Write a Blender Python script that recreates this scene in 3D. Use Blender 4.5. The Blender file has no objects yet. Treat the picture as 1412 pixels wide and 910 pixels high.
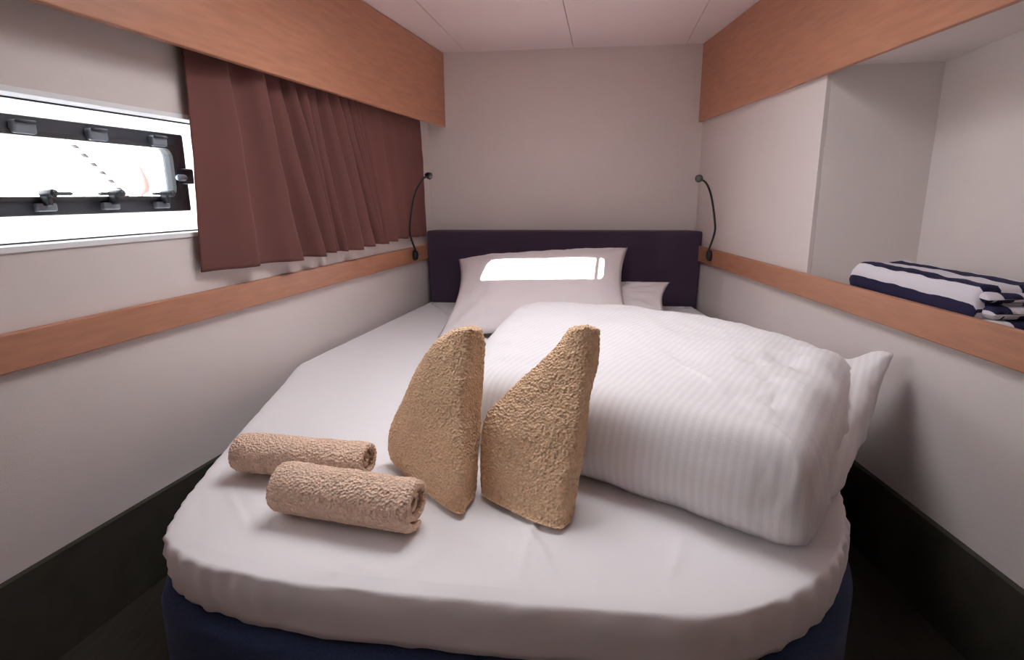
import bpy, bmesh, math, random
from mathutils import Vector, Matrix, noise
from math import sin, cos, pi, exp, sqrt, atan2

# ------------------------------------------------------------------ camera, light, exposure
sc = bpy.context.scene
COL = sc.collection
S = 0.5                      # metres per calibration unit (camera height above the mattress)
H = 0.856                    # camera height above the cabin floor
FPX, PITCH, ROLL = 815.2, 0.2242, -0.0053
FW, FH = 1412, 910

def cam_axes():
    F = Vector((0, cos(PITCH), -sin(PITCH))); U = Vector((0, sin(PITCH), cos(PITCH))); R = Vector((1, 0, 0))
    c, s = cos(ROLL), sin(ROLL)
    return R * c + U * s, U * c - R * s, F
CR, CU, CF = cam_axes()
cam = bpy.data.cameras.new('camera'); camo = bpy.data.objects.new('camera', cam); COL.objects.link(camo)
m = Matrix.Identity(4)
for i, a in enumerate((CR, CU, -CF)):
    for j in range(3): m[j][i] = a[j]
m.translation = (0, 0, H)
camo.matrix_world = m
cam.sensor_width = 36; cam.lens = FPX / FW * 36; cam.clip_start = 0.01; cam.clip_end = 400
sc.camera = camo
sc.view_settings.view_transform = 'Standard'; sc.view_settings.look = 'None'
sc.view_settings.gamma = 1; sc.view_settings.use_curve_mapping = False
sc.view_settings.exposure = -0.22
SKY = 11.5
SUN = 110.0
w = bpy.data.worlds.new('world'); sc.world = w; w.use_nodes = True
bg = w.node_tree.nodes['Background']; bg.inputs[0].default_value = (0.95, 0.965, 1.0, 1); bg.inputs[1].default_value = SKY

sun = bpy.data.lights.new('sun', 'SUN'); sun.energy = SUN; sun.angle = 0.003; sun.color = (1, 0.86, 0.82)
suno = bpy.data.objects.new('sun', sun); COL.objects.link(suno)
SUNDIR = Vector((0.59, 3.11, -0.675)).normalized()      # direction the light travels
suno.rotation_euler = SUNDIR.to_track_quat('-Z', 'Y').to_euler(); suno.location = (-3, -3, 3)

def area(name, mat, sx, sy, portal=True, energy=0, color=(1, 1, 1)):
    l = bpy.data.lights.new(name, 'AREA'); l.shape = 'RECTANGLE'; l.size = sx; l.size_y = sy
    l.energy = energy; l.color = color
    if portal: l.cycles.is_portal = True
    o = bpy.data.objects.new(name, l); COL.objects.link(o); o.matrix_world = mat
    return o

# ------------------------------------------------------------------ frames (room calibration)
aL, dL, aR, dR, aB, dB = .2429, -2.171 * S, -.0056, 1.7401 * S, .1245, 2.86
HBF = 2.75                                   # distance of the headboard face
NL = Vector((cos(aL), -sin(aL), 0)); DL = Vector((sin(aL), cos(aL), 0))
NR = Vector((cos(aR), -sin(aR), 0)); DR = Vector((sin(aR), cos(aR), 0))
NB = Vector((sin(aB), cos(aB), 0)); TB = Vector((cos(aB), -sin(aB), 0))
ML = Matrix.Translation(NL * dL) @ Matrix.Rotation(pi / 2 - aL, 4, 'Z')    # x along wall, y outboard
MR = Matrix.Translation(NR * dR) @ Matrix.Rotation(pi / 2 - aR, 4, 'Z')    # x along wall, y into the cabin
MB_ = Matrix.Rotation(-aB, 4, 'Z')                                        # bed axis: x across, y towards head
RT, RB = H - .4523 * S, H - .5877 * S        # wooden rail
VB, VT = H + .6251 * S, H + 1.272 * S        # wooden fascia
WB = H - 1.311 * S                           # bottom of the white lining
CEIL = H + 1.276 * S
ZT = H - S                                   # top of the mattress
ZM = ZT - .088                               # bottom of the sheet

def ray(px, py):
    a = (px - FW / 2) / FPX; b = (py - FH / 2) / FPX
    return CF + CR * a - CU * b
def at_y(px, py, y):                          # point on the pixel's ray at forward distance y (m)
    d = ray(px, py); return Vector((0, 0, H)) + d * (y / d.y)
def at_z(px, py, z):
    d = ray(px, py); return Vector((0, 0, H)) + d * ((z - H) / d.z)
def at_plane(px, py, n, k):
    d = ray(px, py); return Vector((0, 0, H)) + d * (k / n.dot(d))

# ------------------------------------------------------------------ materials
def mat(name, color, rough=.6, spec=.3, metal=0, bump=None, var=None, stretch=(1, 1, 1), sheen=0, subs=0):
    M = bpy.data.materials.new(name); M.use_nodes = True
    n, l = M.node_tree.nodes, M.node_tree.links
    p = n['Principled BSDF']
    p.inputs['Base Color'].default_value = (*color, 1); p.inputs['Roughness'].default_value = rough
    p.inputs['Specular IOR Level'].default_value = spec; p.inputs['Metallic'].default_value = metal
    if sheen: p.inputs['Sheen Weight'].default_value = sheen; p.inputs['Sheen Roughness'].default_value = .5
    tc = n.new('ShaderNodeTexCoord'); mp = n.new('ShaderNodeMapping'); l.new(tc.outputs['Object'], mp.inputs[0])
    mp.inputs['Scale'].default_value = stretch
    if var:
        sc_, amt = var
        t = n.new('ShaderNodeTexNoise'); t.inputs['Scale'].default_value = sc_; t.inputs['Detail'].default_value = 5
        l.new(mp.outputs[0], t.inputs['Vector'])
        r = n.new('ShaderNodeValToRGB'); l.new(t.outputs['Fac'], r.inputs[0])
        r.color_ramp.elements[0].position = .3; r.color_ramp.elements[1].position = .7
        r.color_ramp.elements[0].color = (*[c * (1 - amt) for c in color], 1)
        r.color_ramp.elements[1].color = (*[min(1, c * (1 + amt)) for c in color], 1)
        l.new(r.outputs[0], p.inputs['Base Color'])
    if bump:
        kind, sc_, st, ds = bump
        t = n.new('ShaderNodeTexVoronoi' if kind == 'v' else 'ShaderNodeTexNoise')
        t.inputs['Scale'].default_value = sc_
        l.new(mp.outputs[0], t.inputs['Vector'])
        b = n.new('ShaderNodeBump'); b.inputs['Strength'].default_value = st; b.inputs['Distance'].default_value = ds
        l.new(t.outputs['Distance' if kind == 'v' else 'Fac'], b.inputs['Height']); l.new(b.outputs[0], p.inputs['Normal'])
    return M

m_wall = mat('vinyl_lining', (.69, .622, .598), .55, .3, bump=('n', 420, .25, .002), var=(3, .02))
m_ceil = mat('perforated_headliner', (.76, .655, .65), .6, .25, bump=('v', 260, .35, .002))
m_wood = mat('cherry_veneer', (.405, .185, .110), .42, .35, var=(9, .10), stretch=(1.2, 14, 9), bump=('n', 30, .05, .001))
m_woodedge = mat('veneer_edge', (.50, .30, .19), .5, .3, var=(12, .08), stretch=(1, 8, 8))
m_navy = mat('navy_upholstery', (.058, .038, .066), .85, .15, bump=('n', 700, .5, .002), var=(300, .2), sheen=.15)
m_navy2 = mat('navy_base_cloth', (.030, .045, .105), .85, .15, bump=('n', 600, .5, .002), var=(250, .2), sheen=.1)
m_sheet = mat('white_cotton', (.80, .765, .775), .8, .15, bump=('n', 16, .10, .01))
m_pillow = mat('pillow_cotton', (.81, .73, .74), .8, .15, bump=('n', 22, .12, .006))
m_terry = mat('tan_terry', (.88, .595, .385), .95, .03, bump=('v', 230, .9, .006), var=(110, .07))
m_terry2 = mat('pale_tan_terry', (.90, .635, .485), .95, .03, bump=('v', 230, .9, .006), var=(110, .07))
m_base = mat('dark_olive_skirting', (.040, .036, .027), .7, .2, bump=('n', 300, .3, .002), var=(20, .15))
m_floor = mat('brown_floor', (.030, .025, .018), .55, .3, var=(14, .25), stretch=(8, 1, 1))
m_black = mat('black_plastic', (.012, .011, .012), .4, .4)
m_frame = mat('dark_frame_plastic', (.05, .06, .075), .35, .5)
m_grey = mat('grey_plastic', (.22, .26, .30), .35, .5)
m_lens = mat('lens_grey', (.10, .095, .09), .25, .5)
m_white = mat('white_gelcoat', (.85, .86, .87), .35, .4)
m_gasket = mat('gasket', (.05, .05, .055), .6, .3)
m_seam = mat('dark_gap', (.02, .018, .017), .8, .1)

def mat_curtain():
    M = bpy.data.materials.new('mauve_curtain'); M.use_nodes = True
    n, l = M.node_tree.nodes, M.node_tree.links
    p = n['Principled BSDF']; out = n['Material Output']
    p.inputs['Base Color'].default_value = (.150, .064, .056, 1); p.inputs['Roughness'].default_value = .85
    p.inputs['Specular IOR Level'].default_value = .1; p.inputs['Sheen Weight'].default_value = .05
    t = n.new('ShaderNodeBsdfTranslucent'); t.inputs[0].default_value = (.30, .10, .07, 1)
    mx = n.new('ShaderNodeMixShader'); mx.inputs[0].default_value = .10
    l.new(p.outputs[0], mx.inputs[1]); l.new(t.outputs[0], mx.inputs[2]); l.new(mx.outputs[0], out.inputs[0])
    tc = n.new('ShaderNodeTexCoord'); tx = n.new('ShaderNodeTexNoise'); tx.inputs['Scale'].default_value = 500
    b = n.new('ShaderNodeBump'); b.inputs['Strength'].default_value = .3; b.inputs['Distance'].default_value = .002
    l.new(tc.outputs['Object'], tx.inputs['Vector']); l.new(tx.outputs['Fac'], b.inputs['Height']); l.new(b.outputs[0], p.inputs['Normal'])
    return M
m_curtain = mat_curtain()

def mat_glass():
    M = bpy.data.materials.new('clear_glass'); M.use_nodes = True
    n, l = M.node_tree.nodes, M.node_tree.links; out = n['Material Output']; n.remove(n['Principled BSDF'])
    t = n.new('ShaderNodeBsdfTransparent'); t.inputs[0].default_value = (.95, .97, .97, 1)
    g = n.new('ShaderNodeBsdfGlossy'); g.inputs['Roughness'].default_value = .02
    f = n.new('ShaderNodeFresnel'); f.inputs[0].default_value = 1.3
    mx = n.new('ShaderNodeMixShader'); l.new(f.outputs[0], mx.inputs[0]); l.new(t.outputs[0], mx.inputs[1]); l.new(g.outputs[0], mx.inputs[2])
    l.new(mx.outputs[0], out.inputs[0]); return M
m_glass = mat_glass()
def mat_diffusing():
    M = bpy.data.materials.new('diffusing_glass'); M.use_nodes = True
    n, l = M.node_tree.nodes, M.node_tree.links; out = n['Material Output']; n.remove(n['Principled BSDF'])
    t = n.new('ShaderNodeBsdfTranslucent'); t.inputs[0].default_value = (.75, .76, .77, 1)
    d = n.new('ShaderNodeBsdfDiffuse'); d.inputs[0].default_value = (.85, .86, .87, 1)
    mx = n.new('ShaderNodeMixShader'); mx.inputs[0].default_value = .25
    l.new(t.outputs[0], mx.inputs[1]); l.new(d.outputs[0], mx.inputs[2]); l.new(mx.outputs[0], out.inputs[0]); return M
m_diffusing = mat_diffusing()

def mat_stripe(name, c1, c2, period, duty, axis, rough1=.8, rough2=.8, bumpn=300, soft=.02):
    """stripes across object axis"""
    M = bpy.data.materials.new(name); M.use_nodes = True
    n, l = M.node_tree.nodes, M.node_tree.links; p = n['Principled BSDF']
    p.inputs['Roughness'].default_value = rough1; p.inputs['Specular IOR Level'].default_value = .15
    tc = n.new('ShaderNodeTexCoord'); src = tc.outputs['UV']
    sx = n.new('ShaderNodeSeparateXYZ'); l.new(src, sx.inputs[0])
    d = n.new('ShaderNodeMath'); d.operation = 'DIVIDE'; d.inputs[1].default_value = period; l.new(sx.outputs[axis], d.inputs[0])
    fr = n.new('ShaderNodeMath'); fr.operation = 'FRACT'; l.new(d.outputs[0], fr.inputs[0])
    r = n.new('ShaderNodeValToRGB'); l.new(fr.outputs[0], r.inputs[0])
    e = r.color_ramp.elements
    e[0].position = 0; e[0].color = (*c1, 1); e[1].position = 1; e[1].color = (*c1, 1)
    for pos, c in ((soft, c2), (duty, c2), (duty + soft, c1)):
        q = e.new(pos); q.color = (*c, 1)
    e[0].color = (*c1, 1)
    l.new(r.outputs[0], p.inputs['Base Color'])
    tx = n.new('ShaderNodeTexNoise'); tx.inputs['Scale'].default_value = bumpn; l.new(tc.outputs['Object'], tx.inputs['Vector'])
    b = n.new('ShaderNodeBump'); b.inputs['Strength'].default_value = .15; b.inputs['Distance'].default_value = .002
    l.new(tx.outputs['Fac'], b.inputs['Height']); l.new(b.outputs[0], p.inputs['Normal'])
    return M
m_duvet = mat_stripe('satin_stripe_cotton', (.80, .765, .77), (.755, .72, .73), .0145, .5, 0, soft=.12)
m_navywhite = mat_stripe('navy_white_stripes', (.62, .58, .62), (.018, .016, .05), .070, .5, 1, bumpn=350, soft=.01)

# ------------------------------------------------------------------ mesh helpers
def link(name, bm, material, parent=None, mw=None, smooth=False, kind=None):
    me = bpy.data.meshes.new(name)
    bmesh.ops.recalc_face_normals(bm, faces=bm.faces[:])
    bm.to_mesh(me); bm.free()
    for mm in (material if isinstance(material, (list, tuple)) else [material]): me.materials.append(mm)
    if smooth:
        for p in me.polygons: p.use_smooth = True
    o = bpy.data.objects.new(name, me); COL.objects.link(o)
    if parent is not None: o.parent = parent
    elif mw is not None: o.matrix_world = mw
    if kind: o['kind'] = kind
    return o
def tag(o, label, cat, group=None):
    o['label'] = label; o['category'] = cat
    if group: o['group'] = group
    return o
def empty(name, mw, label, cat, group=None):
    o = bpy.data.objects.new(name, None); COL.objects.link(o); o.empty_display_size = .05; o.matrix_world = mw
    return tag(o, label, cat, group)
def subsurf(o, lv=1):
    md = o.modifiers.new('subsurf', 'SUBSURF'); md.levels = lv; md.render_levels = lv
def bevel(o, wd, seg=2):
    md = o.modifiers.new('bevel', 'BEVEL'); md.width = wd; md.segments = seg; md.limit_method = 'ANGLE'
    md.angle_limit = .6
    return o
def box(bm, x0, x1, y0, y1, z0, z1, mi=0):
    v = [bm.verts.new((x, y, z)) for x in (x0, x1) for y in (y0, y1) for z in (z0, z1)]
    for f in ((0, 1, 3, 2), (4, 6, 7, 5), (0, 4, 5, 1), (2, 3, 7, 6), (0, 2, 6, 4), (1, 5, 7, 3)):
        bm.faces.new([v[i] for i in f]).material_index = mi
    return v
def obox(bm, c, rot, sx, sy, sz):
    vs = box(bm, -sx / 2, sx / 2, -sy / 2, sy / 2, -sz / 2, sz / 2)
    M = Matrix.Translation(c) @ rot.to_4x4()
    for v in vs: v.co = M @ v.co
def prism(bm, pts, z0, z1):
    a = [bm.verts.new((x, y, z0)) for x, y in pts]; b = [bm.verts.new((x, y, z1)) for x, y in pts]
    bm.faces.new(a[::-1]); bm.faces.new(b); n = len(pts)
    for i in range(n): bm.faces.new((a[i], a[(i + 1) % n], b[(i + 1) % n], b[i]))
def wall_hole(bm, x0, x1, z0, z1, y0, y1, hole):
    """slab in the x-z plane between depths y0 and y1 with one rectangular hole"""
    hx0, hx1, hz0, hz1 = hole
    xs, zs = [x0, hx0, hx1, x1], [z0, hz0, hz1, z1]
    V = [[[bm.verts.new((x, y, z)) for z in zs] for x in xs] for y in (y0, y1)]
    for k in (0, 1):
        for i in range(3):
            for j in range(3):
                if i == 1 and j == 1: continue
                bm.faces.new((V[k][i][j], V[k][i + 1][j], V[k][i + 1][j + 1], V[k][i][j + 1]))
    def strip(idx):
        n = len(idx)
        for q in range(n):
            (i, j), (i2, j2) = idx[q], idx[(q + 1) % n]
            bm.faces.new((V[0][i][j], V[0][i2][j2], V[1][i2][j2], V[1][i][j]))
    strip([(1, 1), (2, 1), (2, 2), (1, 2)])
    strip([(0, 0), (1, 0), (2, 0), (3, 0), (3, 1), (3, 2), (3, 3), (2, 3), (1, 3), (0, 3), (0, 2), (0, 1)])
def ring_frame(bm, x0, x1, z0, z1, w_, y0, y1, rnd=.012, n=5):
    """rectangular ring with rounded inner corners, w_ = (left, right, bottom, top) widths"""
    def loop(a0, a1, b0, b1, r):
        pts = []
        for cx_, cz_, st in ((a1 - r, b1 - r, 0), (a0 + r, b1 - r, pi / 2), (a0 + r, b0 + r, pi), (a1 - r, b0 + r, 1.5 * pi)):
            for k in range(n): pts.append((cx_ + r * cos(st + k / (n - 1) * pi / 2), cz_ + r * sin(st + k / (n - 1) * pi / 2)))
        return pts
    O = loop(x0, x1, z0, z1, .004); I = loop(x0 + w_[0], x1 - w_[1], z0 + w_[2], z1 - w_[3], rnd)
    L = []
    for pts, y in ((O, y0), (I, y0), (I, y1), (O, y1)):
        L.append([bm.verts.new((p[0], y, p[1])) for p in pts])
    N = len(O)
    for a in range(4):
        A, B = L[a], L[(a + 1) % 4]
        for i in range(N): bm.faces.new((A[i], A[(i + 1) % N], B[(i + 1) % N], B[i]))
def catmull(pts, n, closed=True):
    pts = [Vector(p) for p in pts]; out = []; N = len(pts)
    segs = N if closed else N - 1
    for i in range(segs):
        if closed: p0, p1, p2, p3 = pts[i - 1], pts[i], pts[(i + 1) % N], pts[(i + 2) % N]
        else: p0, p1, p2, p3 = pts[max(0, i - 1)], pts[i], pts[i + 1], pts[min(N - 1, i + 2)]
        for k in range(n):
            t = k / n
            out.append(.5 * ((2 * p1) + (p2 - p0) * t + (2 * p0 - 5 * p1 + 4 * p2 - p3) * t * t + (3 * p1 - p0 - 3 * p2 + p3) * t ** 3))
    if not closed: out.append(pts[-1].copy())
    return out
def resample(pts, n):
    """even spacing along a closed polyline"""
    N = len(pts); ds = [(pts[(i + 1) % N] - pts[i]).length for i in range(N)]; tot = sum(ds); out = []; i = 0; acc = 0
    for k in range(n):
        t = tot * k / n
        while acc + ds[i] < t: acc += ds[i]; i += 1
        out.append(pts[i].lerp(pts[(i + 1) % N], (t - acc) / max(ds[i], 1e-9)))
    return out
def rounded_poly(pts, radii, seg=6):
    """closed polygon (list of 2D points) with filleted corners"""
    P = [Vector((p[0], p[1], 0)) for p in pts]; out = []; N = len(P)
    for i in range(N):
        a, b, c = P[i - 1], P[i], P[(i + 1) % N]
        r = radii[i] if isinstance(radii, (list, tuple)) else radii
        if r <= 0: out.append(b); continue
        u = (a - b); v = (c - b); r_ = min(r, u.length * .49, v.length * .49)
        A = b + u.normalized() * r_; C = b + v.normalized() * r_
        for k in range(seg + 1):
            t = k / seg; out.append(A * (1 - t) ** 2 + b * 2 * t * (1 - t) + C * t * t)
    return out
def normals2d(P):
    N = len(P); out = []
    for i in range(N):
        t = P[(i + 1) % N] - P[i - 1]; t.z = 0; t.normalize(); out.append(Vector((t.y, -t.x, 0)))
    a = sum(P[i].x * P[(i + 1) % N].y - P[(i + 1) % N].x * P[i].y for i in range(N))
    return out if a > 0 else [-q for q in out]
def bridge(bm, A, B):
    n = len(A)
    return [bm.faces.new((A[i], A[(i + 1) % n], B[(i + 1) % n], B[i])) for i in range(n)]
def tube(bm, pts, rad, seg=8, cap=True):
    pts = [Vector(p) for p in pts]; rings = []
    t0 = (pts[1] - pts[0]).normalized(); up = Vector((0, 0, 1)) if abs(t0.z) < .9 else Vector((1, 0, 0))
    x = t0.cross(up).normalized()
    for i, p in enumerate(pts):
        t = (pts[min(i + 1, len(pts) - 1)] - pts[max(0, i - 1)]).normalized()
        x = (x - t * x.dot(t)).normalized(); y = t.cross(x)
        r = rad[i] if isinstance(rad, (list, tuple)) else rad
        rings.append([bm.verts.new(p + x * r * cos(2 * pi * k / seg) + y * r * sin(2 * pi * k / seg)) for k in range(seg)])
    for a, b in zip(rings, rings[1:]): bridge(bm, a, b)
    if cap: bm.faces.new(rings[0][::-1]); bm.faces.new(rings[-1])
def lathe(bm, prof, M=Matrix.Identity(4), seg=24, sx=1, sy=1):
    rings = [[bm.verts.new(M @ Vector((r * cos(2 * pi * k / seg) * sx, r * sin(2 * pi * k / seg) * sy, z))) for k in range(seg)] for r, z in prof]
    for a, b in zip(rings, rings[1:]): bridge(bm, a, b)
    bm.faces.new(rings[0][::-1]); bm.faces.new(rings[-1])
def fbm(p, s, o=3):
    return noise.fractal(Vector(p) * s, 1.0, 2.0, o)

def wcorner(N, d, off=0.0):
    """where a side wall meets the back wall: coordinate along the wall"""
    D = Vector((-N.y, N.x, 0)); D = D if D.y > 0 else -D
    return (dB - off - NB.dot(N * d)) / NB.dot(D)
SL, SR = wcorner(NL, dL), wcorner(NR, dR)
REAR = -0.75

# ------------------------------------------------------------------ room shell
bm = bmesh.new()
prism(bm, [(-1.5, REAR - .05), (1.4, REAR - .05), (1.4, 3.2), (-1.5, 3.2)], -.05, 0)
link('floor', bm, m_floor, kind='structure')

# window opening in the left wall (coordinates along the wall and height)
WX0, WX1, WZ0, WZ1 = -.34, 1.37, H - .0885, H + .1815
bm = bmesh.new(); wall_hole(bm, -1.0, SL, 0, CEIL + .03, 0, .012, (WX0, WX1, WZ0, WZ1))
wl = link('wall_left', bm, m_wall, mw=ML, kind='structure')

# right wall with the open niche above the rail
SOFF = H + .336; SHELF = RT - .035
E0 = 1.712
bm = bmesh.new(); wall_hole(bm, -.9, SR, 0, CEIL + .03, -.012, 0, (-.65, E0, SHELF, SOFF))
link('wall_right', bm, m_wall, mw=MR, kind='structure')
C0 = Vector((1.14, 1.665)); C1 = Vector((1.085, 1.335))
dirb = (C1 - C0).normalized(); Cn = C0 + dirb * 2.45
Ea = NR * dR + DR * E0; Eb = NR * dR + DR * -.65
Ea = Vector((Ea.x, Ea.y)); Eb = Vector((Eb.x, Eb.y))
outer = [Ea + Vector((.0125, 0)), C0, C0 + dirb * .95, Vector((Eb.x + .10, Eb.y)), Eb + Vector((.0125, 0))]
def vertical_strip(bm, pts, z0, z1, th):
    """thin wall along a polyline, thickness on the outboard side"""
    P = [Vector((p[0], p[1], 0)) for p in pts]; n = []
    for i in range(len(P)):
        t = (P[min(i + 1, len(P) - 1)] - P[max(0, i - 1)]).normalized(); n.append(Vector((-t.y, t.x, 0)))
    Q = [p + k * th for p, k in zip(P, n)]
    rows = [[bm.verts.new((q.x, q.y, z)) for q in (P if a == 0 else Q)] for a, z in ((0, z0), (0, z1), (1, z1), (1, z0))]
    for a in range(4):
        A, B = rows[a], rows[(a + 1) % 4]
        for i in range(len(P) - 1): bm.faces.new((A[i], A[i + 1], B[i + 1], B[i]))
    bm.faces.new([rows[a][0] for a in range(4)]); bm.faces.new([rows[a][-1] for a in range(4)])
bm = bmesh.new(); vertical_strip(bm, [outer[0], outer[1]], SHELF - .02, SOFF + .02, .012)
vertical_strip(bm, outer[1:], SHELF - .02, SOFF + .02, .012)
link('wall_niche', bm, m_wall, kind='structure')
bm = bmesh.new(); prism(bm, [tuple(p) for p in outer], SHELF - .015, SHELF)
link('trim_1', bm, m_wall, kind='structure')['label'] = 'white shelf board inside the niche in the right wall'
bm = bmesh.new(); prism(bm, [tuple(p) for p in outer], SOFF, SOFF + .012)
link('trim_2', bm, m_wall, kind='structure')['label'] = 'grey white soffit board over the niche in the right wall'

bm = bmesh.new(); box(bm, -1.15, 1.05, dB, dB + .03, 0, CEIL + .03)
link('wall_back', bm, m_wall, mw=MB_, kind='structure')
RX0, RX1, RZ0, RZ1 = -.722, -.213, 1.185, 1.305          # small aft port high in the wall behind the camera: the sun comes in here
bm = bmesh.new(); wall_hole(bm, -1.5, 1.4, 0, CEIL + .03, REAR - .012, REAR, (RX0, RX1, RZ0, RZ1))
link('wall_rear', bm, m_wood, kind='structure')
bm = bmesh.new(); ring_frame(bm, RX0 - .012, RX1 + .012, RZ0 - .012, RZ1 + .012, (.022, .022, .022, .022), REAR - .014, REAR + .006, .018)
box(bm, -.258, -.242, REAR - .012, REAR + .004, RZ0 + .002, RZ1 - .002)
link('window_3', bm, m_frame, kind='structure')

# ceiling with panel joints and an open hatch above the foot of the bed
HX0, HX1, HY0, HY1 = -.52, .16, 1.05, 1.72
bm = bmesh.new()
def ceil_quad(x0, x1, y0, y1): box(bm, x0, x1, y0, y1, CEIL, CEIL + .025)
g = .0013
xs_ = [-1.35, -.655, -.167, .321, .81, 1.35]
for i in range(5):
    a, b = xs_[i] + (g if i else 0), xs_[i + 1] - (g if i < 4 else 0)
    ceil_quad(a, b, HY1 + .1, 3.05)
ceil_quad(-1.5, HX0, REAR - .3, HY1 + .1); ceil_quad(HX1, 1.5, REAR - .3, HY1 + .1)
ceil_quad(HX0, HX1, REAR - .3, HY0); ceil_quad(HX0, HX1, HY1, HY1 + .1)
link('ceiling', bm, m_ceil, mw=Matrix.Rotation(-.157, 4, 'Z'), kind='structure')
bm = bmesh.new(); box(bm, -1.4, 1.4, HY1 + .12, 3.1, CEIL + .026, CEIL + .03)
link('trim_3', bm, m_seam, mw=Matrix.Rotation(-.157, 4, 'Z'), kind='structure')
# tall unseen hatch coaming, added to block low sun and narrow daylight onto the bed
MH = Matrix.Rotation(-.157, 4, 'Z')
bm = bmesh.new()
box(bm, HX0 - .02, HX0, HY0 - .02, HY1 + .02, CEIL, CEIL + .30); box(bm, HX1, HX1 + .02, HY0 - .02, HY1 + .02, CEIL, CEIL + .30)
box(bm, HX0, HX1, HY0 - .02, HY0, CEIL, CEIL + .30); box(bm, HX0, HX1, HY1, HY1 + .02, CEIL, CEIL + .30)
hatch = link('added_hatch_coaming', bm, m_white, mw=MH, kind='structure')
area('hatch_daylight', MH @ Matrix.Translation(((HX0 + HX1) / 2, (HY0 + HY1) / 2, CEIL + .29)), HX1 - HX0, HY1 - HY0)

# skirtings
bm = bmesh.new(); box(bm, -1.0, SL, -.014, 0, 0, WB); link('baseboard_left', bm, m_base, mw=ML, kind='structure')
bm = bmesh.new(); box(bm, -.9, SR, 0, .014, 0, WB); link('baseboard_right', bm, m_base, mw=MR, kind='structure')

# wooden rails and fascias (x along the wall)
bm = bmesh.new(); box(bm, -1.0, SL - .01, -.016, 0, RB, RT)
r1 = bevel(link('trim_4', bm, m_wood, mw=ML, kind='structure'), .003); r1['label'] = 'cherry wood rail along the left wall under the curtain'
bm = bmesh.new(); box(bm, -.9, SR - .01, 0, .016, RB, RT)
r2 = bevel(link('trim_5', bm, m_wood, mw=MR, kind='structure'), .003); r2['label'] = 'cherry wood rail along the right wall, lip of the niche shelf'
PV, PVR = .169 * S, .037 * S
bm = bmesh.new(); box(bm, -1.0, SL + .02, -PV, -PV + .018, VB, VT)
v1 = bevel(link('trim_6', bm, m_wood, mw=ML, kind='structure'), .0025); v1['label'] = 'cherry wood fascia board above the curtain'
bm = bmesh.new(); box(bm, -.9, SR, PVR - .016, PVR, VB, VT)
v2 = bevel(link('trim_7', bm, m_wood, mw=MR, kind='structure'), .0025); v2['label'] = 'cherry wood fascia board over the niche on the right wall'

# ------------------------------------------------------------------ hull window
win = bpy.data.objects.new('window_1', None); COL.objects.link(win); win.matrix_world = ML; win['kind'] = 'structure'
win['label'] = 'long hull window with a black framed opening port in the left wall'
PX0, PX1, PZ0, PZ1 = -.27, 1.251, H - .033, H + .1445         # outer edge of the black port frame
bm = bmesh.new(); ring_frame(bm, WX0 - .004, WX1 + .004, WZ0 - .004, WZ1 + .004, (.010, .010, .010, .010), -.004, .05, .012)
link('surround', bm, m_white, win)
bm = bmesh.new(); ring_frame(bm, WX0 + .005, WX1 - .005, WZ0 + .005, WZ1 - .005, (.005, .005, .004, .004), .046, .052, .012)
link('gasket', bm, m_gasket, win)
bm = bmesh.new(); ring_frame(bm, WX0, WX1, WZ0, WZ1, (PX0 + .01 - WX0, WX1 - PX1 + .01, PZ0 + .01 - WZ0, WZ1 - PZ1 + .01), .050, .056, .02)
link('diffusing_glass_band', bm, m_diffusing, win)  # outer glass made diffusing, so it glows white and casts no sun patch
bm = bmesh.new(); ring_frame(bm, PX0, PX1, PZ0, PZ1, (.04, .042, .034, .034), .034, .062, .022)
box(bm, -.135, -.098, .036, .060, PZ0 + .03, PZ1 - .03)
fr = bevel(link('frame', bm, m_frame, win), .003)
bm = bmesh.new(); ring_frame(bm, PX0 + .032, PX1 - .034, PZ0 + .026, PZ1 - .026, (.009, .009, .009, .009), .030, .040, .02)
link('inner_seal', bm, m_gasket, win)
bm = bmesh.new(); box(bm, PX0 + .02, PX1 - .02, .052, .055, PZ0 + .015, PZ1 - .015); link('pane', bm, m_glass, win)
for k, x in enumerate((.05, .47, .885, 1.022, 1.156)):        # lever latches along the lower frame
    dirn = 1 if k == 2 else -1
    bm = bmesh.new(); box(bm, x - .019, x + .019, .022, .036, PZ0 + .008, PZ0 + .023)
    la = bevel(link('latch', bm, m_grey, win), .003)
    bm = bmesh.new(); lathe(bm, [(.0065, -.016), (.0075, -.013), (.0075, .013), (.0065, .016)], Matrix.Translation((x - .004 * dirn, .012, PZ0 + .041)) @ Matrix.Rotation(pi / 2, 4, 'Y') @ Matrix.Rotation(pi / 2, 4, 'X'), 16)
    link('knuckle', bm, m_frame, la, smooth=True)
    bm = bmesh.new(); box(bm, min(x, x + dirn * .038), max(x, x + dirn * .038), .003, .016, PZ0 + .037, PZ0 + .0435)
    box(bm, x - .005 - .003 * dirn, x + .005 - .003 * dirn, .01, .03, PZ0 + .018, PZ0 + .041)
    bevel(link('lever', bm, m_frame, la), .0025)
for x in (.05, .47, .868, 1.014, 1.167):                       # hinge covers along the upper frame
    bm = bmesh.new(); box(bm, x - .021, x + .021, .020, .036, PZ1 - .033, PZ1 - .010)
    h = bevel(link('hinge', bm, m_grey, win), .004)
    bm = bmesh.new(); tube(bm, [(x - .017, .018, PZ1 - .012), (x + .017, .018, PZ1 - .012)], .003, 8); link('hinge_pin', bm, m_frame, h, smooth=True)
bm = bmesh.new(); box(bm, PX1 - .034, PX1 + .006, .020, .036, H + .030, H + .066); la = bevel(link('latch', bm, m_frame, win), .004)
bm = bmesh.new(); lathe(bm, [(.006, 0), (.0075, .003), (.0075, .020), (.006, .024)], Matrix.Translation((PX1 - .028, .016, H + .044)) @ Matrix.Rotation(-pi / 2, 4, 'Y'), 14)
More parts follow.
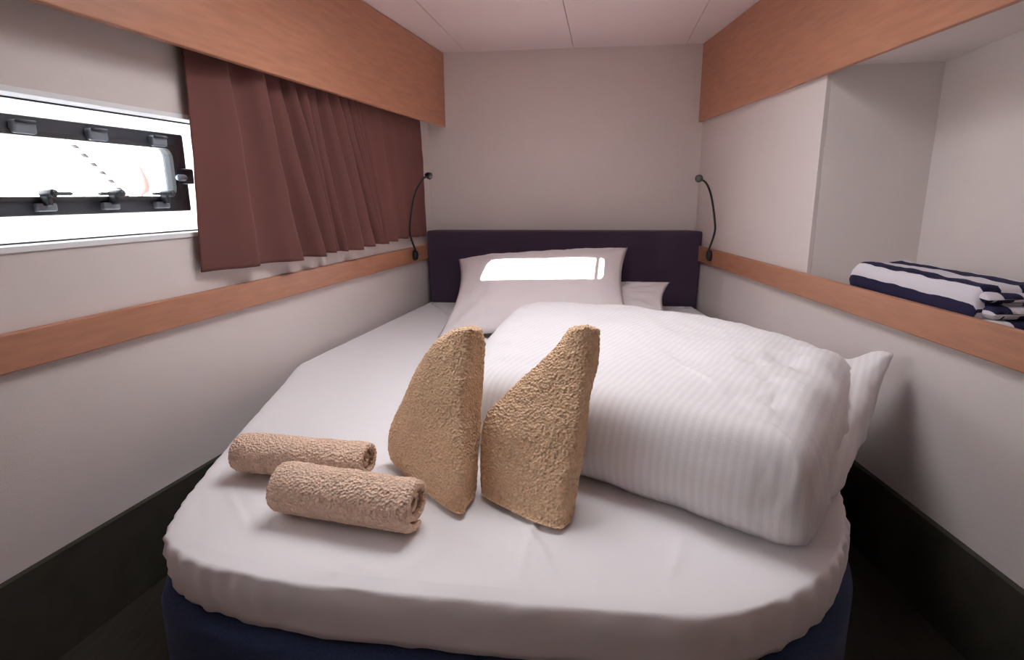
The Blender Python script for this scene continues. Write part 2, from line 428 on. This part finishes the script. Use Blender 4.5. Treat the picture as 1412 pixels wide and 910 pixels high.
link('knuckle', bm, m_grey, la, smooth=True)
wm = ML @ Matrix.Translation(((WX0 + WX1) / 2, .07, (WZ0 + WZ1) / 2)) @ Matrix.Rotation(-pi / 2, 4, 'X')
area('window_daylight', wm, WX1 - WX0, WZ1 - WZ0)

# ------------------------------------------------------------------ curtain
def make_curtain():
    # fold lines: position along the wall at top and at hem, fold depth
    top = [1.222, 1.36, 1.46, 1.545, 1.60, 1.655, 1.725, 1.775, 1.835, 1.90, 1.955, 2.00, 2.045, 2.17, 2.29, 2.43, 2.60]
    bot = [1.196, 1.42, 1.60, 1.685, 1.76, 1.80, 1.84, 1.95, 2.06, 2.10, 2.125, 2.155, 2.19, 2.30, 2.41, 2.53, 2.645]
    amp = [.018, .036, .036, .034, .028, .028, .034, .034, .034, .026, .020, .018, .015, .013, .012, .006]
    ncol = 22; nrow = 46
    z0t, z1t = H - .186, VB + .05
    bm = bmesh.new(); rows = []
    for j in range(nrow + 1):
        t = j / nrow; row = []
        for i in range(len(amp)):
            for k in range(ncol):
                p = k / ncol
                if i == len(amp) - 1 and k == ncol - 1: p = 1
                b0 = top[i] * (1 - t) + bot[i] * t; b1 = top[i + 1] * (1 - t) + bot[i + 1] * t
                sh = (p / .78) ** 1.3 if p < .78 else (1 - ((p - .78) / .22)) ** 1.4
                sh = sh * sh * (3 - 2 * sh)
                a = amp[i] * (.85 + .45 * t + .2 * sin(i * 2.1 + t * 3))
                y = -.020 - sh * a - .003 * sin(i * 1.7 + t * 4)
                s = b0 + (b1 - b0) * p + (.012 * sh * (b1 - b0) / .1 if p > .6 else 0) * .6
                zb = z0t - .004 * sin(i * 1.3) + .005 * (1 - sh)
                row.append(bm.verts.new((s + .002 * fbm((s, 0, t), 9), y + .002 * fbm((s * 3, i, t * 2), 3), z1t + (zb - z1t) * t)))
        rows.append(row)
    for a, b in zip(rows, rows[1:]):
        for i in range(len(a) - 1): bm.faces.new((a[i], a[i + 1], b[i + 1], b[i]))
    o = link('curtain', bm, m_curtain, mw=ML, smooth=True)
    md = o.modifiers.new('solid', 'SOLIDIFY'); md.thickness = .0016; md.offset = 0
    md = o.modifiers.new('smooth', 'SMOOTH'); md.factor = .5; md.iterations = 4
    tag(o, 'pleated mauve brown curtain hanging under the left wooden fascia beside the window', 'curtain')
    return o
make_curtain()

# ------------------------------------------------------------------ headboard
bm = bmesh.new()
pl, pr = at_plane(588, 320, NB, HBF), at_plane(972, 317, NB, HBF)
bl, br = at_plane(593, 418, NB, HBF), at_plane(965, 420, NB, HBF)
def tb(p): return p.dot(TB)
zt_ = (pl.z + pr.z) / 2
v0 = [(tb(bl) + .008, .20), (tb(br) - .020, .20), (tb(pr) - .006, zt_), (tb(pl), zt_)]
A = [bm.verts.new((x, HBF, z)) for x, z in v0]; Bv = [bm.verts.new((x * .94 - .02, HBF + .10, z)) for x, z in v0]
bm.faces.new(A); bm.faces.new(Bv[::-1]); bridge(bm, A, Bv)
hb = link('headboard', bm, m_navy, mw=MB_); bevel(hb, .008, 3)
tag(hb, 'dark navy fabric headboard against the back wall behind the pillows', 'headboard')

# ------------------------------------------------------------------ bed
left_side = [(-.738, HBF - .012), (-.858, 1.66), (-.850, 1.60), (-.812, 1.451), (-.754, 1.189), (-.707, .994), (-.671, .859), (-.647, .785), (-.610, .722), (-.548, .685), (-.488, .668), (-.400, .652), (-.283, .645), (-.115, .642)]
CT = -.112
right_side = [(.06, .643), (.158, .650), (.232, .677), (.318, .741), (.370, .808), (.412, .891), (.442, .994), (.495, 1.189), (.565, 1.451), (.612, 1.60), (.618, 1.66), (.484, HBF - .012)]
pts2 = [(x, y, 0) for x, y in left_side + right_side]
# smooth the curved foot, keep the straight sides
core = catmull(pts2[3:-3], 6, closed=False)
outline = [Vector(p) for p in pts2[:3]] + core + [Vector(p) for p in pts2[-3:]]
outline = resample(outline, 900)
ON = normals2d(outline)
CEN = Vector((CT, 1.55, 0))
def gather(i, z):
    p = outline[i]
    c = max(0, 1 - abs(abs(p.x - CT) - .48) / .22) * max(0, 1 - max(0, p.y - .85) / .3)
    return c

def build_base():
    bm = bmesh.new()
    prof = [(.010, .0), (.018, .008), (.021, .12), (.021, ZM - .035), (.021, ZM - .018), (.017, ZM - .007), (.005, ZM - .002), (-.02, ZM - .001)]
    rings = [[bm.verts.new((p.x + n.x * o, min(p.y + n.y * o, HBF - .004), z)) for p, n in zip(outline, ON)] for o, z in prof]
    for a, b in zip(rings, rings[1:]): bridge(bm, a, b)
    bm.faces.new(rings[0][::-1]); bm.faces.new(rings[-1])
    o = link('bed_base', bm, m_navy2, mw=MB_, smooth=True)
    tag(o, 'navy blue upholstered bed base with rounded foot under the white mattress', 'bed')
    return o
build_base()

def sheet_top(p, z, edge):
    """soft unevenness, ironed creases of the fitted sheet top; edge 0 at the rim, 1 inside"""
    d = .0030 * fbm((p.x, p.y, 0), 3.2) + .0014 * fbm((p.x * .6 + p.y, p.y - p.x, 3), 9) + .0025 * max(0, .25 - abs(fbm((p.x * 1.4 + p.y * .5, p.y * .8, 9), 5))) * 4 * max(0, 1 - (p.y - .65) / .5 if p.y > .65 else 1)
    x, y = p.x, p.y
    # long ironed crease running from the towels to the foot edge
    for (cx_, cy0, cy1, am, wd, sl) in ((-.083, .60, 1.02, .0075, .0055, .05), (-.030, .72, .84, .009, .0055, -.55), (-.02, .68, .78, .009, .0055, -.5), (-.26, .64, .76, .0045, .0055, .55), (.10, .64, .84, .0045, .008, .3), (-.47, .72, .9, .005, .007, -.9), (.30, .70, .95, .005, .008, 1.2), (-.36, .64, .74, .004, .006, .9)):
        u = x - (cx_ + sl * (y - cy0)); 
        if cy0 < y < cy1:
            f = sin(pi * (y - cy0) / (cy1 - cy0)); d += am * f * exp(-(u / wd) ** 2)
    return z + d * min(1, edge * 3 + .25)
def build_mattress():
    bm = bmesh.new(); rings = []
    prof = [(-.05, ZM + .001), (-.012, ZM + .0005), (-.002, ZM + .008), (.002, ZM + .022), (.003, ZM + .040), (.004, ZM + .058), (.0042, ZM + .075), (.0035, ZM + .0825), (.0012, ZM + .0865), (-.004, ZM + .0882), (-.024, ZM + .088)]
    n = len(outline)
    arc = [0]
    for i in range(1, n): arc.append(arc[-1] + (outline[i] - outline[i - 1]).length)
    for k, (o, z) in enumerate(prof):
        ring = []
        for i, (p, nn) in enumerate(zip(outline, ON)):
            g_ = gather(i, z); s = arc[i]
            wv = sin(pi * min(1, k / 9.0))
            d = wv * (.0042 * g_ * sin(s * 170 + 4 * fbm((s, 1, 2), 6)) + .0025 * fbm((s * 1.2, z * 9, 5), 6) + .0022 * fbm((s * 5, z * 30, 1), 4) + .0025 * (1 - 3 * abs(fbm((s * 2 + z * 4, z * 11, 7), 5))))
            d += wv * .0026 * sin((z - ZM) * 130 + 2 * fbm((s, 0, 8), 4)) * (1 - g_)
            zz = z + (.0 if k > 3 else .004 * fbm((s, 4, 4), 9) * (1 if k > 0 else 0)) 
            q = p + nn * (o + d)
            ring.append(bm.verts.new((q.x, min(q.y, HBF - .004), max(zz, ZM + .0005))))
        rings.append(ring)
    NR_ = 150
    edge0 = [p + nn * (-.024) for p, nn in zip(outline, ON)]
    for k in range(1, NR_):
        t = (k / NR_) ** 1.15; ring = []
        for p in edge0:
            q = p.lerp(CEN, t)
            ring.append(bm.verts.new((q.x, min(q.y, HBF - .004), sheet_top(q, ZT, t))))
        rings.append(ring)
    for a, b in zip(rings, rings[1:]): bridge(bm, a, b)
    bm.faces.new(rings[-1]); bm.faces.new(rings[0][::-1])
    o = link('mattress', bm, m_sheet, mw=MB_, smooth=True)
    tag(o, 'mattress under a white fitted sheet with rounded corners on the navy bed base', 'mattress')
    return o
build_mattress()

# ------------------------------------------------------------------ pillows
def pillow(name, TL, TR, BL, BR, thick, label, seed, mt, bot=.45, n=56, sag=0, bowu=.055):
    bm = bmesh.new(); 
    uvn = []
    up = (TR - TL).cross(BL - TL); up = up if up.z > 0 else -up; up.normalize()
    def P(u, v):
        bow_u = bowu * (1 - v * v); bow_v = .06 * (1 - u * u)
        uu = u * (1 - bow_u); vv = v * (1 - bow_v)
        a, b = (uu + 1) / 2, (vv + 1) / 2
        return (BL * (1 - a) + BR * a) * (1 - b) + (TL * (1 - a) + TR * a) * b
    G = {}
    for side in (1, -1):
        for i in range(n + 1):
            for j in range(n + 1):
                u, v = -1 + 2 * i / n, -1 + 2 * j / n
                rim = i in (0, n) or j in (0, n)
                if rim and side == -1: G[side, i, j] = G[1, i, j]; continue
                f = max(0, (1 - abs(u) ** 2.6) * (1 - abs(v) ** 2.6)) ** .62
                w_ = .010 * fbm((u * 1.5 + seed, v * 1.5, 0), 1.3) * f + .004 * fbm((u * 5 + seed, v * 2, 3), 1.5) * min(1, 3 * f)
                # pull folds from the corners
                for cu, cv in ((1, 1), (-1, 1), (1, -1), (-1, -1)):
                    r = sqrt((u - cu) ** 2 + (v - cv) ** 2); an = atan2(v - cv, u - cu)
                    w_ += .004 * sin(an * 9 + seed) * exp(-((r - .45) / .3) ** 2)
                d = f * thick * (1 if side > 0 else -bot) + w_ * (1 if side > 0 else -.5)
                q = P(u, v) + up * d
                if sag: q.z -= sag * max(0, 1 - ((u - .1) ** 2 + (v - 1) ** 2) / .5)
                q.z = max(q.z, ZT + .008)
                G[side, i, j] = bm.verts.new(q)
        for i in range(n):
            for j in range(n):
                vs = [G[side, i, j], G[side, i + 1, j], G[side, i + 1, j + 1], G[side, i, j + 1]]
                if side < 0: vs = vs[::-1]
                try: bm.faces.new(vs)
                except ValueError: pass
    o = link(name, bm, mt, smooth=True); tag(o, label, 'pillow', 'pillows at the head of the bed')
    return o
TL = at_plane(632, 357, NB, 2.655); TR = at_plane(866, 341, NB, 2.655)
BL = at_z(603, 466, ZT + .012); BR = at_z(852, 440, ZT + .02)
BR = BL + (TR - TL) * 1.0 + NB * .13; BR.z = ZT + .02; BR -= TB * .07
pillow('pillow', TL, TR, BL, BR, .085, 'white pillow propped on the other, with a bright sunlit patch', 1.0, m_pillow, bot=.16, bowu=.105)
TR2 = at_plane(924, 389, NB, 2.62); TL2 = TR2 - TB * .62; TL2.z = TR2.z - .02
TL2.z += .012; BR2 = at_plane(915, 428, NB, 2.38); BL2 = BR2 - TB * .62
pillow('pillow', TL2, TR2, BL2, BR2, .024, 'white pillow lying beneath and to the right of the sunlit one', 5.0, m_pillow, bot=.55)

# ------------------------------------------------------------------ folded duvet
def slab_shell(bm, pts, radii, hfun, prof, wr, uv_layer, dirx, n=260, rings_in=46, zbase=ZT + .006):
    P = resample(rounded_poly(pts, radii), n); N = normals2d(P)
    cen = sum(P, Vector((0, 0, 0))) / n
    rings = []; 
    for off, zf in prof:
        ring = []
        for p, nn in zip(P, N):
            q = p + nn * max(off, -.008) + (cen - p).normalized() * max(0, -off - .008); h = hfun(q)
            z = zbase + h * zf
            dn, dz = wr(p, nn, zf, z)
            q = q + nn * dn
            ring.append(bm.verts.new((q.x, q.y, max(zbase, z + dz))))
        rings.append(ring)
    off = prof[-1][0]
    for k in range(1, rings_in):
        t = k / rings_in; ring = []
        for p, nn in zip(P, N):
            q = (p + nn * max(off, -.008) + (cen - p).normalized() * max(0, -off - .008)).lerp(cen, t); h = hfun(q)
            z = zbase + h * (1 + .05 * sin(t * pi / 2)) + .004 * fbm((q.x, q.y, 2), 5) + .002 * fbm((q.x * 2, q.y, 7), 9)
            dn, dz = wr(q, nn, 2, z)
            ring.append(bm.verts.new((q.x, q.y, z + dz * (1 - t))))
        rings.append(ring)
    for a, b in zip(rings, rings[1:]): bridge(bm, a, b)
    bm.faces.new(rings[-1]); bm.faces.new(rings[0][::-1])

def build_duvet():
    ex = Vector((.80, -.60, 0)); ey = Vector((.60, .80, 0))        # along the front edge, across it
    def w(x, y): return (x * S, y * S)
    prof = [(-.05, 0), (-.018, .002), (-.004, .08), (.004, .2), (.008, .34), (.006, .48), (-.001, .62), (-.009, .75), (-.022, .86), (-.040, .94), (-.062, .985), (-.090, 1.0)]
    bm = bmesh.new(); uvl = bm.loops.layers.uv.new('UVMap')
    A = [w(-.22, 2.27), w(.30, 1.88), w(.80, 1.465), w(.98, 1.72), w(1.50, 2.47), w(1.27, 3.35), w(.74, 3.80), w(.04, 3.92), w(-.18, 3.0)]
    def hA(q):
        a = (q.x / S) * .8 - (q.y / S) * .6; b = (q.x / S) * .6 + (q.y / S) * .8
        return S * (.315 + .02 * max(0, min(1, (a + 1) / 1.3)) - .06 * max(0, -(q.x / S) - .0))
    def wrA(p, nn, zf, z):
        # the right end: gathered vertical folds near the front corner
        rx = nn.dot(Vector((.8, -.4, 0)).normalized())
        e = (p - Vector((.79 * S, 1.475 * S, 0))).length
        g_ = exp(-(e / .13) ** 2); s = p.dot(Vector((.5, -.8, 0))) 
        sA = p.dot(Vector((.7, .7, 0)))
        body = min(1, max(0, 1.2 - zf)) if zf < 1.5 else 0
        dn = body * (.007 * min(1, zf * 2 + .15) * g_ * sin(p.dot(Vector((1.4, .2, 0))) * 190 + 5 * fbm((p.x, p.y, z * 2), 5)) + .008 * fbm((p.x * 2, p.y * 2, z * 3), 4) + max(0, rx - .2) * (.014 * (1 - 2.2 * abs(fbm((p.x * 2.2 + z * 1.9, p.y * 2.2, z * .6), 3.4))) + .003 * sin(z * 60 + p.y * 20)))
        dz = 0
        if zf >= .9: dz = .006 * fbm((p.x, p.y, 11), 6) + max(0, rx - .3) * .010 * (1 - 2 * abs(fbm((p.x * 2, p.y * 2, 4), 5)))
        return dn, dz
    slab_shell(bm, A, [.05, .3, .02, .08, .012, .16, .12, .10, .2], hA, prof, wrA, uvl, ex)
    # lower fold layer showing beyond the right end
    Bp = [w(.50, 1.95), w(.84, 1.60), w(1.06, 1.765), w(1.31, 2.08), w(1.62, 2.47), w(1.36, 3.2), w(.9, 3.2)]
    def hB(q):
        a = q.y / S
        return S * (.10 + .15 * max(0, min(1, (a - 1.6) / .8)))
    def wrB(p, nn, zf, z):
        e = (p - Vector((1.62 * S, 2.47 * S, 0))).length; g_ = exp(-(e / .045) ** 2); g2 = exp(-(e / .11) ** 2)
        return (.022 * g_ * min(1, zf) + (.006 * fbm((p.x * 3, p.y * 3, z * 4), 5) if zf < 1.5 else 0), (.035 * g_ + .85 * g2 * (1 - min(1, zf)) * hB(p) if zf < 1.5 else .0) + .003 * fbm((p.x, p.y, 3), 12))
    profB = [(-.03, 0), (-.008, .02), (.0, .2), (.003, .45), (0, .7), (-.008, .88), (-.02, .97), (-.035, 1)]
    slab_shell(bm, Bp, [.05, .03, .05, .1, .003, .1, .05], hB, profB, wrB, uvl, ex, n=200, rings_in=20)
    bm.normal_update()
    for f in bm.faces:
        for lp in f.loops:
            c = lp.vert.co; lp[uvl].uv = (c.dot(ex) + .06 * c.dot(ey), c.dot(ey) + c.z)
    o = link('folded_duvet', bm, m_duvet, smooth=True)
    tag(o, 'thick white folded duvet with woven satin stripes lying diagonally across the bed', 'duvet')
build_duvet()

# ------------------------------------------------------------------ terry towels
def terry_tex():
    t = bpy.data.textures.new('terry_loops', 'CLOUDS'); t.noise_scale = .0050; t.noise_depth = 1; t.noise_basis = 'BLENDER_ORIGINAL'
    return t
TT = terry_tex()
def terry(o, st=.0042, lv=1):
    subsurf(o, lv)
    md = o.modifiers.new('loops', 'DISPLACE'); md.texture = TT; md.texture_coords = 'LOCAL'; md.strength = st; md.mid_level = .5

def sail(levels, label, mt, back, seed):
    """folded terry towel stood on end: stacked closed sections through left edge, front ridge, right edge"""
    loops = []
    for (L, F, R, yl, yf, yr, bk) in levels:
        l = at_y(L[0], L[1], yl * S); f = at_y(F[0], F[1], yf * S); r = at_y(R[0], R[1], yr * S)
        bkp = (l + r) / 2 + Vector((.25, .97, 0)) * bk * S; bkp.z = (l.z + r.z) / 2
        mid = (l + f) / 2; nv = Vector((l.y - f.y, f.x - l.x, 0)); nv = nv.normalized() if nv.length > 0 else Vector((0, -1, 0))
        if nv.y > 0: nv = -nv
        mid = mid + nv * .010
        lb = l.lerp(bkp, .25) + Vector((-.4, .6, 0)) * .012
        rb = r.lerp(bkp, .3) + Vector((.4, .6, 0)) * .008
        loops.append([l, l.lerp(mid, .5) + nv * .004, mid, mid.lerp(f, .6) + nv * .004, f, f.lerp(r, .5) + Vector((.4, -.7, 0)) * .004, r, rb, bkp, lb])
    # interpolate between levels
    nC = len(loops[0]); cols = [catmull([lv[i] for lv in loops], 12, closed=False) for i in range(nC)]
    bm = bmesh.new(); rings = []
    nr = len(cols[0])
    for j in range(nr):
        P = resample(catmull([cols[i][j] for i in range(nC)], 8), 110)
        rings.append(P)
    def disp(p): return Vector((fbm((p.x + seed, p.y, p.z), 9), fbm((p.x, p.y + seed, p.z), 9), fbm((p.x, p.y, p.z + seed), 9))) * .0045
    R_ = []
    for j, P in enumerate(rings):
        c = sum(P, Vector((0, 0, 0))) / len(P)
        R_.append([bm.verts.new(Vector((q.x, q.y, max(ZT + .0095, q.z)))) for q in ((p + disp(p)) for p in P)])
    for a, b in zip(R_, R_[1:]): bridge(bm, a, b)
    for end, sgn in ((0, 1), (-1, -1)):
        prev = R_[end]; c = sum((v.co for v in prev), Vector((0, 0, 0))) / len(prev)
        for k in range(1, 6):
            t = k / 6
            cur = [bm.verts.new(v.co.lerp(c, t) + (Vector((0, 0, .004 * sin(pi * t / 2))) if sgn > 0 else Vector((0, 0, 0)))) for v in R_[end]]
            bridge(bm, prev, cur); prev = cur
        bm.faces.new(prev)
    o = link('standing_towel', bm, mt, smooth=True); terry(o)
    tag(o, label, 'towel', 'tan towels folded upright like sails')
sail([((622, 457), (646, 453), (662, 455), 2.02, 1.95, 1.99, .07),
      ((598, 474), (645, 478), (667, 484), 2.04, 1.93, 2.00, .10),
      ((573, 516), (640, 530), (666, 530), 2.07, 1.88, 1.99, .14),
      ((551, 560), (637, 580), (662, 580), 2.09, 1.83, 1.96, .17),
      ((539, 595), (635, 630), (658, 630), 2.10, 1.77, 1.90, .13),
      ((537, 622), (634, 680), (655, 672), 2.09, 1.72, 1.86, .09),
      ((546, 648), (634, 718), (651, 703), 2.06, 1.685, 1.80, .06)],
     'left of two upright tan towels folded like sails, behind the rolled towels', m_terry, .1, 3.1)
sail([((786, 453), (808, 451), (826, 455), 1.93, 1.87, 1.90, .06),
      ((768, 478), (809, 482), (825, 490), 1.93, 1.85, 1.89, .08),
      ((738, 507), (803, 535), (816, 542), 1.93, 1.80, 1.86, .10),
      ((703, 538), (797, 590), (808, 600), 1.93, 1.74, 1.81, .11),
      ((673, 570), (788, 645), (800, 652), 1.92, 1.69, 1.76, .11),
      ((665, 612), (778, 695), (793, 700), 1.89, 1.64, 1.71, .10),
      ((664, 692), (770, 739), (786, 735), 1.82, 1.60, 1.65, .08)],
     'right of two upright tan towels folded like sails, in front of the duvet', m_terry, .1, 7.7)

def roll(px_l, px_r, rad, label, seed, turns=2.45):
    """rolled terry towel: spiral sheet extruded along its axis, ends given by contact pixels on the mattress"""
    a, b = at_z(*px_l, ZT), at_z(*px_r, ZT)
    ax = (b - a); Ln = ax.length; ax.normalize(); side = Vector((0, 0, 1)).cross(ax)     # points to the back
    th = rad / (turns + .55)
    n = int(46 * turns); nl = 64
    bm = bmesh.new()
    outer, inner = [], []
    for i in range(n + 1):
        s = i / n; ang = s * turns * 2 * pi + 4.95 - turns * 2 * pi
        r = th * .55 + (rad - th * .55) * s
        wob = 1 + .05 * sin(2 * ang + seed)
        flat = lambda y, z: (y * 1.06, z * (.95 if z < 0 else .98))
        for lst, rr in ((outer, r * wob), (inner, max(.001, (r - th * .76) * wob))):
            lst.append(flat(rr * cos(ang), rr * sin(ang)))
    prof = outer + inner[::-1]
    minz = min(z for y, z in prof)
    cols = []
    for k in range(nl + 1):
        t = k / nl; ring = []
        e = min(t, 1 - t) * Ln
        shr = 1 if e > .016 else 1 - .09 * (1 - e / .016) ** 2.2
        for q, (y, z) in enumerate(prof):
            s = (q / n) if q <= n else 1 - (q - n - 1) / n
            off = -.008 * sin(pi * min(1, s / .60)) * (1 if t > .5 else -1) * (abs(t - .5) * 2) ** 3
            p = a + ax * (t * Ln + off) + side * y * shr + Vector((0, 0, 1)) * (z * shr - minz + .004)
            p += Vector((0, 0, 1)) * .0022 * fbm((p.x * 2 + seed, p.y * 2, 0), 9) * (1 if z > 0 else 0)
            ring.append(bm.verts.new(p))
        cols.append(ring)
    for A_, B_ in zip(cols, cols[1:]): bridge(bm, A_, B_)
    m_ = len(prof)
    for ring, rev in ((cols[0], 0), (cols[-1], 1)):
        for i in range(n):
            f = [ring[i], ring[i + 1], ring[m_ - 2 - i], ring[m_ - 1 - i]]
            bm.faces.new(f[::-1] if rev else f)
    o = link('rolled_towel', bm, m_terry2, smooth=True)
    terry(o, .0026, 1)
    tag(o, label, 'towel', 'rolled tan towels on the bed')
    return o
roll((392, 702), (579, 733), .0455, 'front of two rolled tan towels, lying nearest the foot of the bed', 0.3)
roll((336, 650), (512, 666), .0435, 'rear of two rolled tan towels, lying behind the other roll', 1.9)

# ------------------------------------------------------------------ striped towel in the niche
def striped():
    bm = bmesh.new(); uvl = bm.loops.layers.uv.new('UVMap')
    # local frame: x along the shelf (towards the camera), y outboard from the rail, z up from the shelf
    def layer(x0, x1, y0, y1, z0, z1, seed, vo, n=40, rr=1):
        """one folded layer: rounded closed strip section swept along x"""
        h = z1 - z0; r = min(h / 2, rr); prof = []
        def corner(cy, cz, a0):
            for q in range(7): a = a0 - pi / 2 * q / 6; prof.append((cy + r * cos(a), cz + r * sin(a)))
        corner(y0 + r, z0 + r, -pi / 2); corner(y0 + r, z1 - r, pi)
        for q in range(1, 14): prof.append((y0 + r + (y1 - y0 - 2 * r) * q / 14, z1))
        corner(y1 - r, z1 - r, pi / 2); corner(y1 - r, z0 + r, 0)
        for q in range(1, 14): prof.append((y1 - r - (y1 - y0 - 2 * r) * q / 14, z0))
        arc = [0]
        for i in range(1, len(prof)): arc.append(arc[-1] + sqrt((prof[i][0] - prof[i - 1][0]) ** 2 + (prof[i][1] - prof[i - 1][1]) ** 2))
        rings = []; 
        for i in range(n + 1):
            t = i / n; x = x0 + (x1 - x0) * t; e = min(t, 1 - t) * (x1 - x0)
            sh = 1 if e > .02 else sqrt(max(0.04, 1 - (1 - e / .02) ** 2))
            ring = []
            for (y, z) in prof:
                yc, zc = (y0 + y1) / 2, (z0 + z1) / 2
                dd = .005 * fbm((x * 2 + seed, y * 2, 0), 6) if z > z0 + .3 * h else 0
                yy = yc + (y - yc) * (1 - .03 * (1 - sh)); zz = zc + (z - zc) * sh + dd
                xx = x + .006 * fbm((y * 3, seed, 1), 8)
                ring.append((bm.verts.new((xx, yy, zz)),))
            rings.append([v[0] for v in ring])
        m_ = len(prof)
        for a, b in zip(rings, rings[1:]):
            for i in range(m_):
                j = (i + 1) % m_
                f = bm.faces.new((a[i], a[j], b[j], b[i]))
                us = [arc[i], arc[j] if j else arc[-1] + h, arc[j] if j else arc[-1] + h, arc[i]]
                for lp, u in zip(f.loops, us): lp[uvl].uv = (0, u + vo)
        for ring in (rings[0], rings[-1]):
            c = sum((v.co for v in ring), Vector((0, 0, 0))) / m_; cv = bm.verts.new(c)
            for i in range(m_):
                j = (i + 1) % m_
                f = bm.faces.new((ring[i], ring[j], cv))
                for lp, u in zip(f.loops, (arc[i], arc[j] if j else arc[-1] + h, arc[i])): lp[uvl].uv = (0, u + vo)
    layer(-.012, .425, -.014, .140, .001, .092, 4, .032, 48, .030)          # the outer fold wraps the whole stack
    layer(.40, .440, -.006, .132, .060, .080, 3, .020, 10)
    layer(.40, .456, -.002, .134, .031, .057, 2, .046, 10)
    layer(.40, .478, -.008, .130, .002, .030, 1, .010, 10)
    o = link('folded_beach_towel', bm, m_navywhite, smooth=True)
    return o
st = striped()
P0 = NR * dR + DR * 1.50
Mst = Matrix.Translation((P0.x + .022, P0.y, SHELF + .001)) @ Matrix.Rotation(-pi / 2 - .015, 4, 'Z')
st.matrix_world = Mst
tag(st, 'folded navy and white striped beach towel on the niche shelf behind the right rail', 'towel')

# ------------------------------------------------------------------ reading lamps
def lamp(basep, inward, pts, head_dir, label):
    r = empty('reading_lamp', Matrix.Translation(basep), label, 'lamp', 'gooseneck reading lamps beside the headboard')
    inv = Matrix.Translation(-basep)
    q = inward.to_track_quat('Z', 'Y').to_matrix().to_4x4()
    bm = bmesh.new(); lathe(bm, [(.014, 0), (.016, .003), (.016, .012), (.013, .018), (.006, .021)], q, 24, 1, 1)
    for v in bm.verts: v.co.z *= 1.45
    link('base', bm, m_black, r, smooth=True)
    P = [p - basep for p in catmull(pts, 10, closed=False)]
    bm = bmesh.new(); tube(bm, P, .0042, 10); link('gooseneck', bm, m_black, r, smooth=True)
    hq = Matrix.Translation(P[-1]) @ head_dir.to_track_quat('Z', 'Y').to_matrix().to_4x4()
    bm = bmesh.new(); lathe(bm, [(.005, -.022), (.0085, -.018), (.0125, -.012), (.0145, -.004), (.0150, .006), (.0125, .008)], hq, 24)
    hd = link('lamp_head', bm, m_black, r, smooth=True)
    bm = bmesh.new(); lathe(bm, [(.0105, .0075), (.0100, .0090), (.004, .0098)], hq, 20); ln = link('lens', bm, m_lens, hd, smooth=True)
    ln['label'] = 'grey lamp lens'
    return r
def wallpt(M, s, y, z): return M @ Vector((s, y, z))
sb = 2.483; zb = H - .261
bp = wallpt(ML, sb, -.016, zb)
yb = bp.y
def near(px, py, dy): return at_y(px, py, yb + dy)
def inb(px, py, off): return at_plane(px, py, NL, dL + off)
ptsL = [bp + NL * .014 + Vector((0, 0, .016)), inb(566, 325, .055), inb(566.5, 300, .070), inb(572, 268, .080), inb(583, 247, .095), inb(592, 242.5, .110)]
lamp(bp, NL, ptsL, (TB * .85 - NB * .35 + Vector((0, 0, -.28))).normalized(), 'black gooseneck reading lamp on the left rail in front of the curtain')
bp = wallpt(MR, 2.49, .016, H - .251); yb = bp.y
ptsR = [bp - NR * .014 + Vector((0, 0, .016)), near(985, 322, -.02), near(985.5, 305, -.03), near(981, 272, -.05), near(974, 253, -.08), near(964, 246, -.12)]
lamp(bp, -NR, ptsR, (near(955, 245, -.17) - near(964, 244, -.12) + Vector((0, -.02, -.004))).normalized(), 'black gooseneck reading lamp on the right rail beside the headboard')

# ------------------------------------------------------------------ outside the window
bm = bmesh.new(); box(bm, -40, -1.9, -20, 60, -1.06, -1.0)
link('water', bm, mat('pale_water', (.75, .77, .78), .35, .5, bump=('n', 3, .3, .05)), kind='structure')
def rope():
    a = at_plane(97, 196, NL, dL - .9); b = at_plane(172, 268, NL, dL - .9)
    d = (b - a); a2 = a - d * .5; b2 = a + d * ((a.z + 1.05) / (a.z - b.z))
    bm = bmesh.new(); tube(bm, [a2.lerp(b2, k / 80) for k in range(81)], .008, 8)
    M = bpy.data.materials.new('flecked_rope'); M.use_nodes = True; n, l = M.node_tree.nodes, M.node_tree.links; p = n['Principled BSDF']
    tc = n.new('ShaderNodeTexCoord'); wv = n.new('ShaderNodeTexWave'); wv.bands_direction = 'Z'; wv.inputs['Scale'].default_value = 11
    r = n.new('ShaderNodeValToRGB'); r.color_ramp.interpolation = 'CONSTANT'
    r.color_ramp.elements[0].color = (.02, .02, .025, 1); r.color_ramp.elements[1].color = (.9, .9, .9, 1); r.color_ramp.elements[1].position = .45
    l.new(tc.outputs['Object'], wv.inputs['Vector']); l.new(wv.outputs['Fac'], r.inputs[0]); l.new(r.outputs[0], p.inputs['Base Color'])
    p.inputs['Roughness'].default_value = .9
    o = link('mooring_rope', bm, M, smooth=True)
    tag(o, 'white rope with dark flecks running diagonally outside the window', 'rope')
rope()
c = at_plane(191, 250, NL, dL - 5.0)
m_red = mat('faded_red', (.30, .055, .05), .6, .2)
bm = bmesh.new()
lathe(bm, [(.001, .22), (.05, .16), (.10, .02), (.115, -.05), (.10, -.12), (.03, -.16), (.02, -.34), (.02, -1.02 - c.z)], Matrix.Translation(c), 20)
tag(link('marker_buoy', bm, m_red, smooth=True), 'small faded red marker seen far outside through the window', 'buoy')
